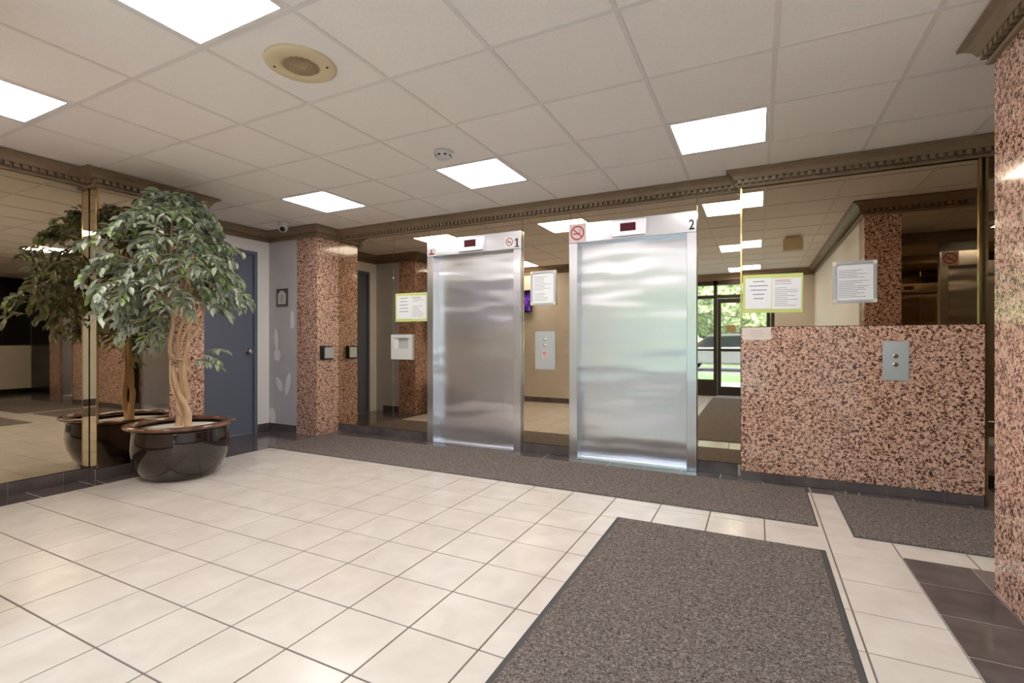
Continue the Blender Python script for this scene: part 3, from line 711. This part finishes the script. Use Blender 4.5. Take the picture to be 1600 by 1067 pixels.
# crown: branchlets carry drooping sprays of leaves
CC = Vector((.06, -.09, 1.29)); RX, RY, RZ = .36, .50, .62
leafmesh = []
def leaf_geo(L, W, fold):
    return [(0, 0, 0), (L * .28, W * .42, fold), (L * .62, W * .46, fold * 1.1), (L, 0, -.006), (L * .62, -W * .46, fold * 1.1), (L * .28, -W * .42, fold), (L * .32, 0, 0), (L * .66, 0, -.002)], \
           [(0, 6, 1), (1, 6, 7, 2), (2, 7, 3), (0, 5, 6), (5, 4, 7, 6), (4, 3, 7)]
for k in range(4):
    v_, f_ = leaf_geo(.064 + .008 * k, .030 + .003 * k, .006 + .002 * k); leafmesh.append(G().add(v_, f_).mesh('leaf', leaf_m))
placed = []
def spray(base, d0, n_, ln_):
    """a drooping twig with alternate leaves; returns its points"""
    p = Vector(base); d = Vector(d0).normalized(); pts = [p.copy()]
    for k in range(n_):
        d = (d + Vector((0, 0, random.uniform(-.55, -.08))) + Vector((random.uniform(-.1, .1), random.uniform(-.1, .1), 0))).normalized()
        p = p + d * ln_ / n_; pts.append(p.copy())
        for s_ in (-1, 1):
            side = d.cross(Vector((0, 0, 1)))
            if side.length < .05: side = Vector((1, 0, 0))
            side.normalize()
            ld = (d * random.uniform(.3, .9) + side * s_ * random.uniform(.5, 1.0) + Vector((0, 0, random.uniform(-1.1, .25)))).normalized()
            placed.append((p.copy(), ld, random.uniform(.85, 1.25)))
    return pts
def inside(q): return q.x + PX_ > XP + .04
branch = []
N = 0; tries = 0
while N < 400 and tries < 8000:
    tries += 1
    an = random.uniform(0, 2 * math.pi); zz = random.uniform(-1, 1); rr = math.sqrt(random.uniform(.1, 1)); pr = (1 - abs(zz) ** 2.6) ** .5
    dv = Vector((math.cos(an) * rr, math.sin(an) * rr, zz * .8))
    q = CC + Vector((math.cos(an) * rr * pr * RX, math.sin(an) * rr * pr * RY, zz * RZ))
    # uneven outline: some sectors stick out, others are thin
    bump_ = .82 + .20 * math.sin(3.1 * an + 4.0 * zz) + .10 * math.sin(7.3 * an - 5.0 * zz + 1.0)
    q = CC + Vector(((q.x - CC.x) * bump_, (q.y - CC.y) * bump_, q.z - CC.z + random.uniform(-.05, .05)))
    if math.sin(9 * q.x + 2) * math.sin(8 * q.y + 1) * math.sin(7 * q.z) > .42: continue
    # hollow at the lower right where bare branches show, raised on the left
    la = (q.x * UX + q.y * UY)
    if la > -.10 and q.z < 1.0 + .35 * max(0, .25 - abs(la - .06)): continue
    if q.z < .66 + .5 * max(0, la + .30): continue
    if not inside(q + Vector((min(dv.x, 0) * .16, 0, 0))): continue
    out = Vector((dv.x, dv.y, dv.z * .5 + .25))
    pts = spray(q, out, random.randint(4, 6), random.uniform(.13, .19))
    branch.append(pts); N += 1
for q in ((.16, .05, .62), (.18, .02, .56), (.10, -.05, .56), (-.02, -.05, .55), (.21, .05, .66)):
    b0 = Vector(lat(*q)); branch.append(spray(b0, (.5 * UX * (1 if q[0] > .05 else -1), .5 * UY, .35), 4, .15))
branch = [[q for q in pts if inside(q)] for pts in branch]; branch = [pts for pts in branch if len(pts) > 2]
tw = G()
for pts in branch: tw.tube([pts[0], pts[len(pts) // 2], pts[-1]], [.003, .0022, .0012], 4)
tg_ = tw.build('twigs', trunk_m, tr_); tg_['kind'] = 'stuff'
for k in range(20):
    pts = random.choice(branch); end = pts[0]
    st = Vector(random.choice((lat(-.05, 0, .95), lat(-.16, 0, 1.2), lat(.06, .03, 1.15), lat(.02, 0, 1.1), lat(.05, .02, .88))))
    mid = (st + end) / 2 + Vector((random.uniform(-.05, .05), random.uniform(-.05, .05), .05))
    limb([st, mid, end], .010, .004, 'branch', 6)
limb([lat(.03, 0, .70), lat(.14, 0, .84), lat(.20, 0, 1.02), lat(.17, 0, 1.16), lat(.1, 0, 1.25)], .012, .006, 'branch', 7)
limb([lat(.0, 0, .74), lat(.08, 0, .9), lat(.2, .05, 1.1), lat(.26, 0, 1.3)], .013, .006, 'branch', 7)
view = Vector((0, 0, 1.15)) - Vector((PX_, PY_, 1.7)); view.normalize()
placed = [q for q in placed if inside(q[0]) and (q[0] + q[1] * .08).x + PX_ > XP + .025]
order = sorted(range(len(placed)), key=lambda i: -(placed[i][0] - CC).dot(view))
top = set(order[:300]); rest = G()
def leaf_matrix(p, d, sc):
    x = d; up = Vector((random.uniform(-.3, .3), random.uniform(-.3, .3), 1)); y = up.cross(x).normalized(); z = x.cross(y)
    m_ = Matrix((x, y, z)).transposed().to_4x4(); return Matrix.Translation(p) @ m_ @ Matrix.Scale(sc, 4)
for i, (p, d, sc) in enumerate(placed):
    m_ = leaf_matrix(p, d, sc)
    if i in top:
        o = link('leaf', leafmesh[i % 4], tr_); o.matrix_local = m_
    else:
        k = i % 4; v_, f_ = leaf_geo(.064 + .008 * k, .030 + .003 * k, .006 + .002 * k)
        rest.add([m_ @ Vector(q) for q in v_], f_)
ro = rest.build('foliage', leaf_m, tr_); ro['kind'] = 'stuff'

# ------------------------------------------------------------------ outdoors, seen by way of the mirrors
tag(box('ground_walk', concrete, -14, 14, -6.0, -2.05, -.3, -.02), 'pale concrete forecourt outside the entrance', 'ground', **FR)
tag(box('ground_lawn', lawn_m, -30, 30, -9.5, -6.0, -.3, -.02), 'strip of mown lawn beyond the forecourt', 'lawn', **FR)
tag(box('ground_road', asphalt, -40, 40, -16, -9.5, -.3, -.03), 'grey asphalt parking lane beyond the lawn', 'road', **FR)
tag(box('ground_verge', lawn_m, -60, 60, -60, -16, -.3, -.02), 'grass beneath the trees across the road', 'lawn', **FR)
random.seed(9)
def outdoor_tree(x, y, h_, r_):
    t = thing('tree', (x, y, 0), 'leafy green tree across the road outside the entrance', 'tree', 'trees outside')
    G().tube([(0, 0, -.05), (.05, 0, h_ * .25), (0, .05, h_ * .6)], [.2, .16, .08], 8).build('trunk', bark, t, smooth=True)
    bm = bmesh.new()
    for k in range(9):
        a = random.uniform(0, 6.28); c = Vector((math.cos(a) * r_ * .55, math.sin(a) * r_ * .55, random.uniform(h_ * .3, h_ * .85)))
        q = bmesh.ops.create_icosphere(bm, subdivisions=3, radius=r_ * random.uniform(.45, .65))
        for v_ in q['verts']:
            v_.co *= 1 + random.uniform(-.13, .13); v_.co += c
    me = bpy.data.meshes.new('crown'); bm.to_mesh(me); bm.free(); me.materials.append(tree_m); link('crown', me, t)
for q in ((-6.4, -19.5, 7, 2.3), (-1.1, -18.5, 6.5, 2.3), (4.2, -19, 7, 2.3), (-3.8, -25, 8, 2.4), (1.6, -25, 8.5, 2.4)): outdoor_tree(*q)
t = thing('car', (-1.2, -12.2, -.03), 'grey hatchback car parked outside the entrance', 'car')
side = [(-2.0, .32), (-2.05, .62), (-1.9, .85), (-1.1, .95), (1.5, .98), (2.0, .86), (2.08, .55), (2.02, .32)]
G().prism_y(side, -.85, .85).build('body', car_paint, t, bevel=.06)
G().prism_y([(-1.25, .93), (-.55, 1.40), (.75, 1.44), (1.45, .95)], -.74, .74).build('cabin', car_glass, t, bevel=.04)
G().prism_y([(-.60, 1.40), (-.5, 1.46), (.7, 1.49), (.82, 1.42)], -.73, .73).build('roof', car_paint, t)
for sx in (-1.25, 1.3):
    for sy in (-.86, .70):
        wv = G().lathe([(.18, -.005), (.32, 0), (.33, .05), (.33, .12), (.32, .16), (.18, .165)], 24); wv.v = [(sx + a, sy + c, .33 + b_) for a, b_, c in wv.v]
        wh = wv.build('wheel', tyre, t, smooth=False)
        hv = G().lathe([(.19, -.012), (.19, .172)], 20); hv.v = [(sx + a, sy + c, .33 + b_) for a, b_, c in hv.v]; hv.build('hub', silver, wh)
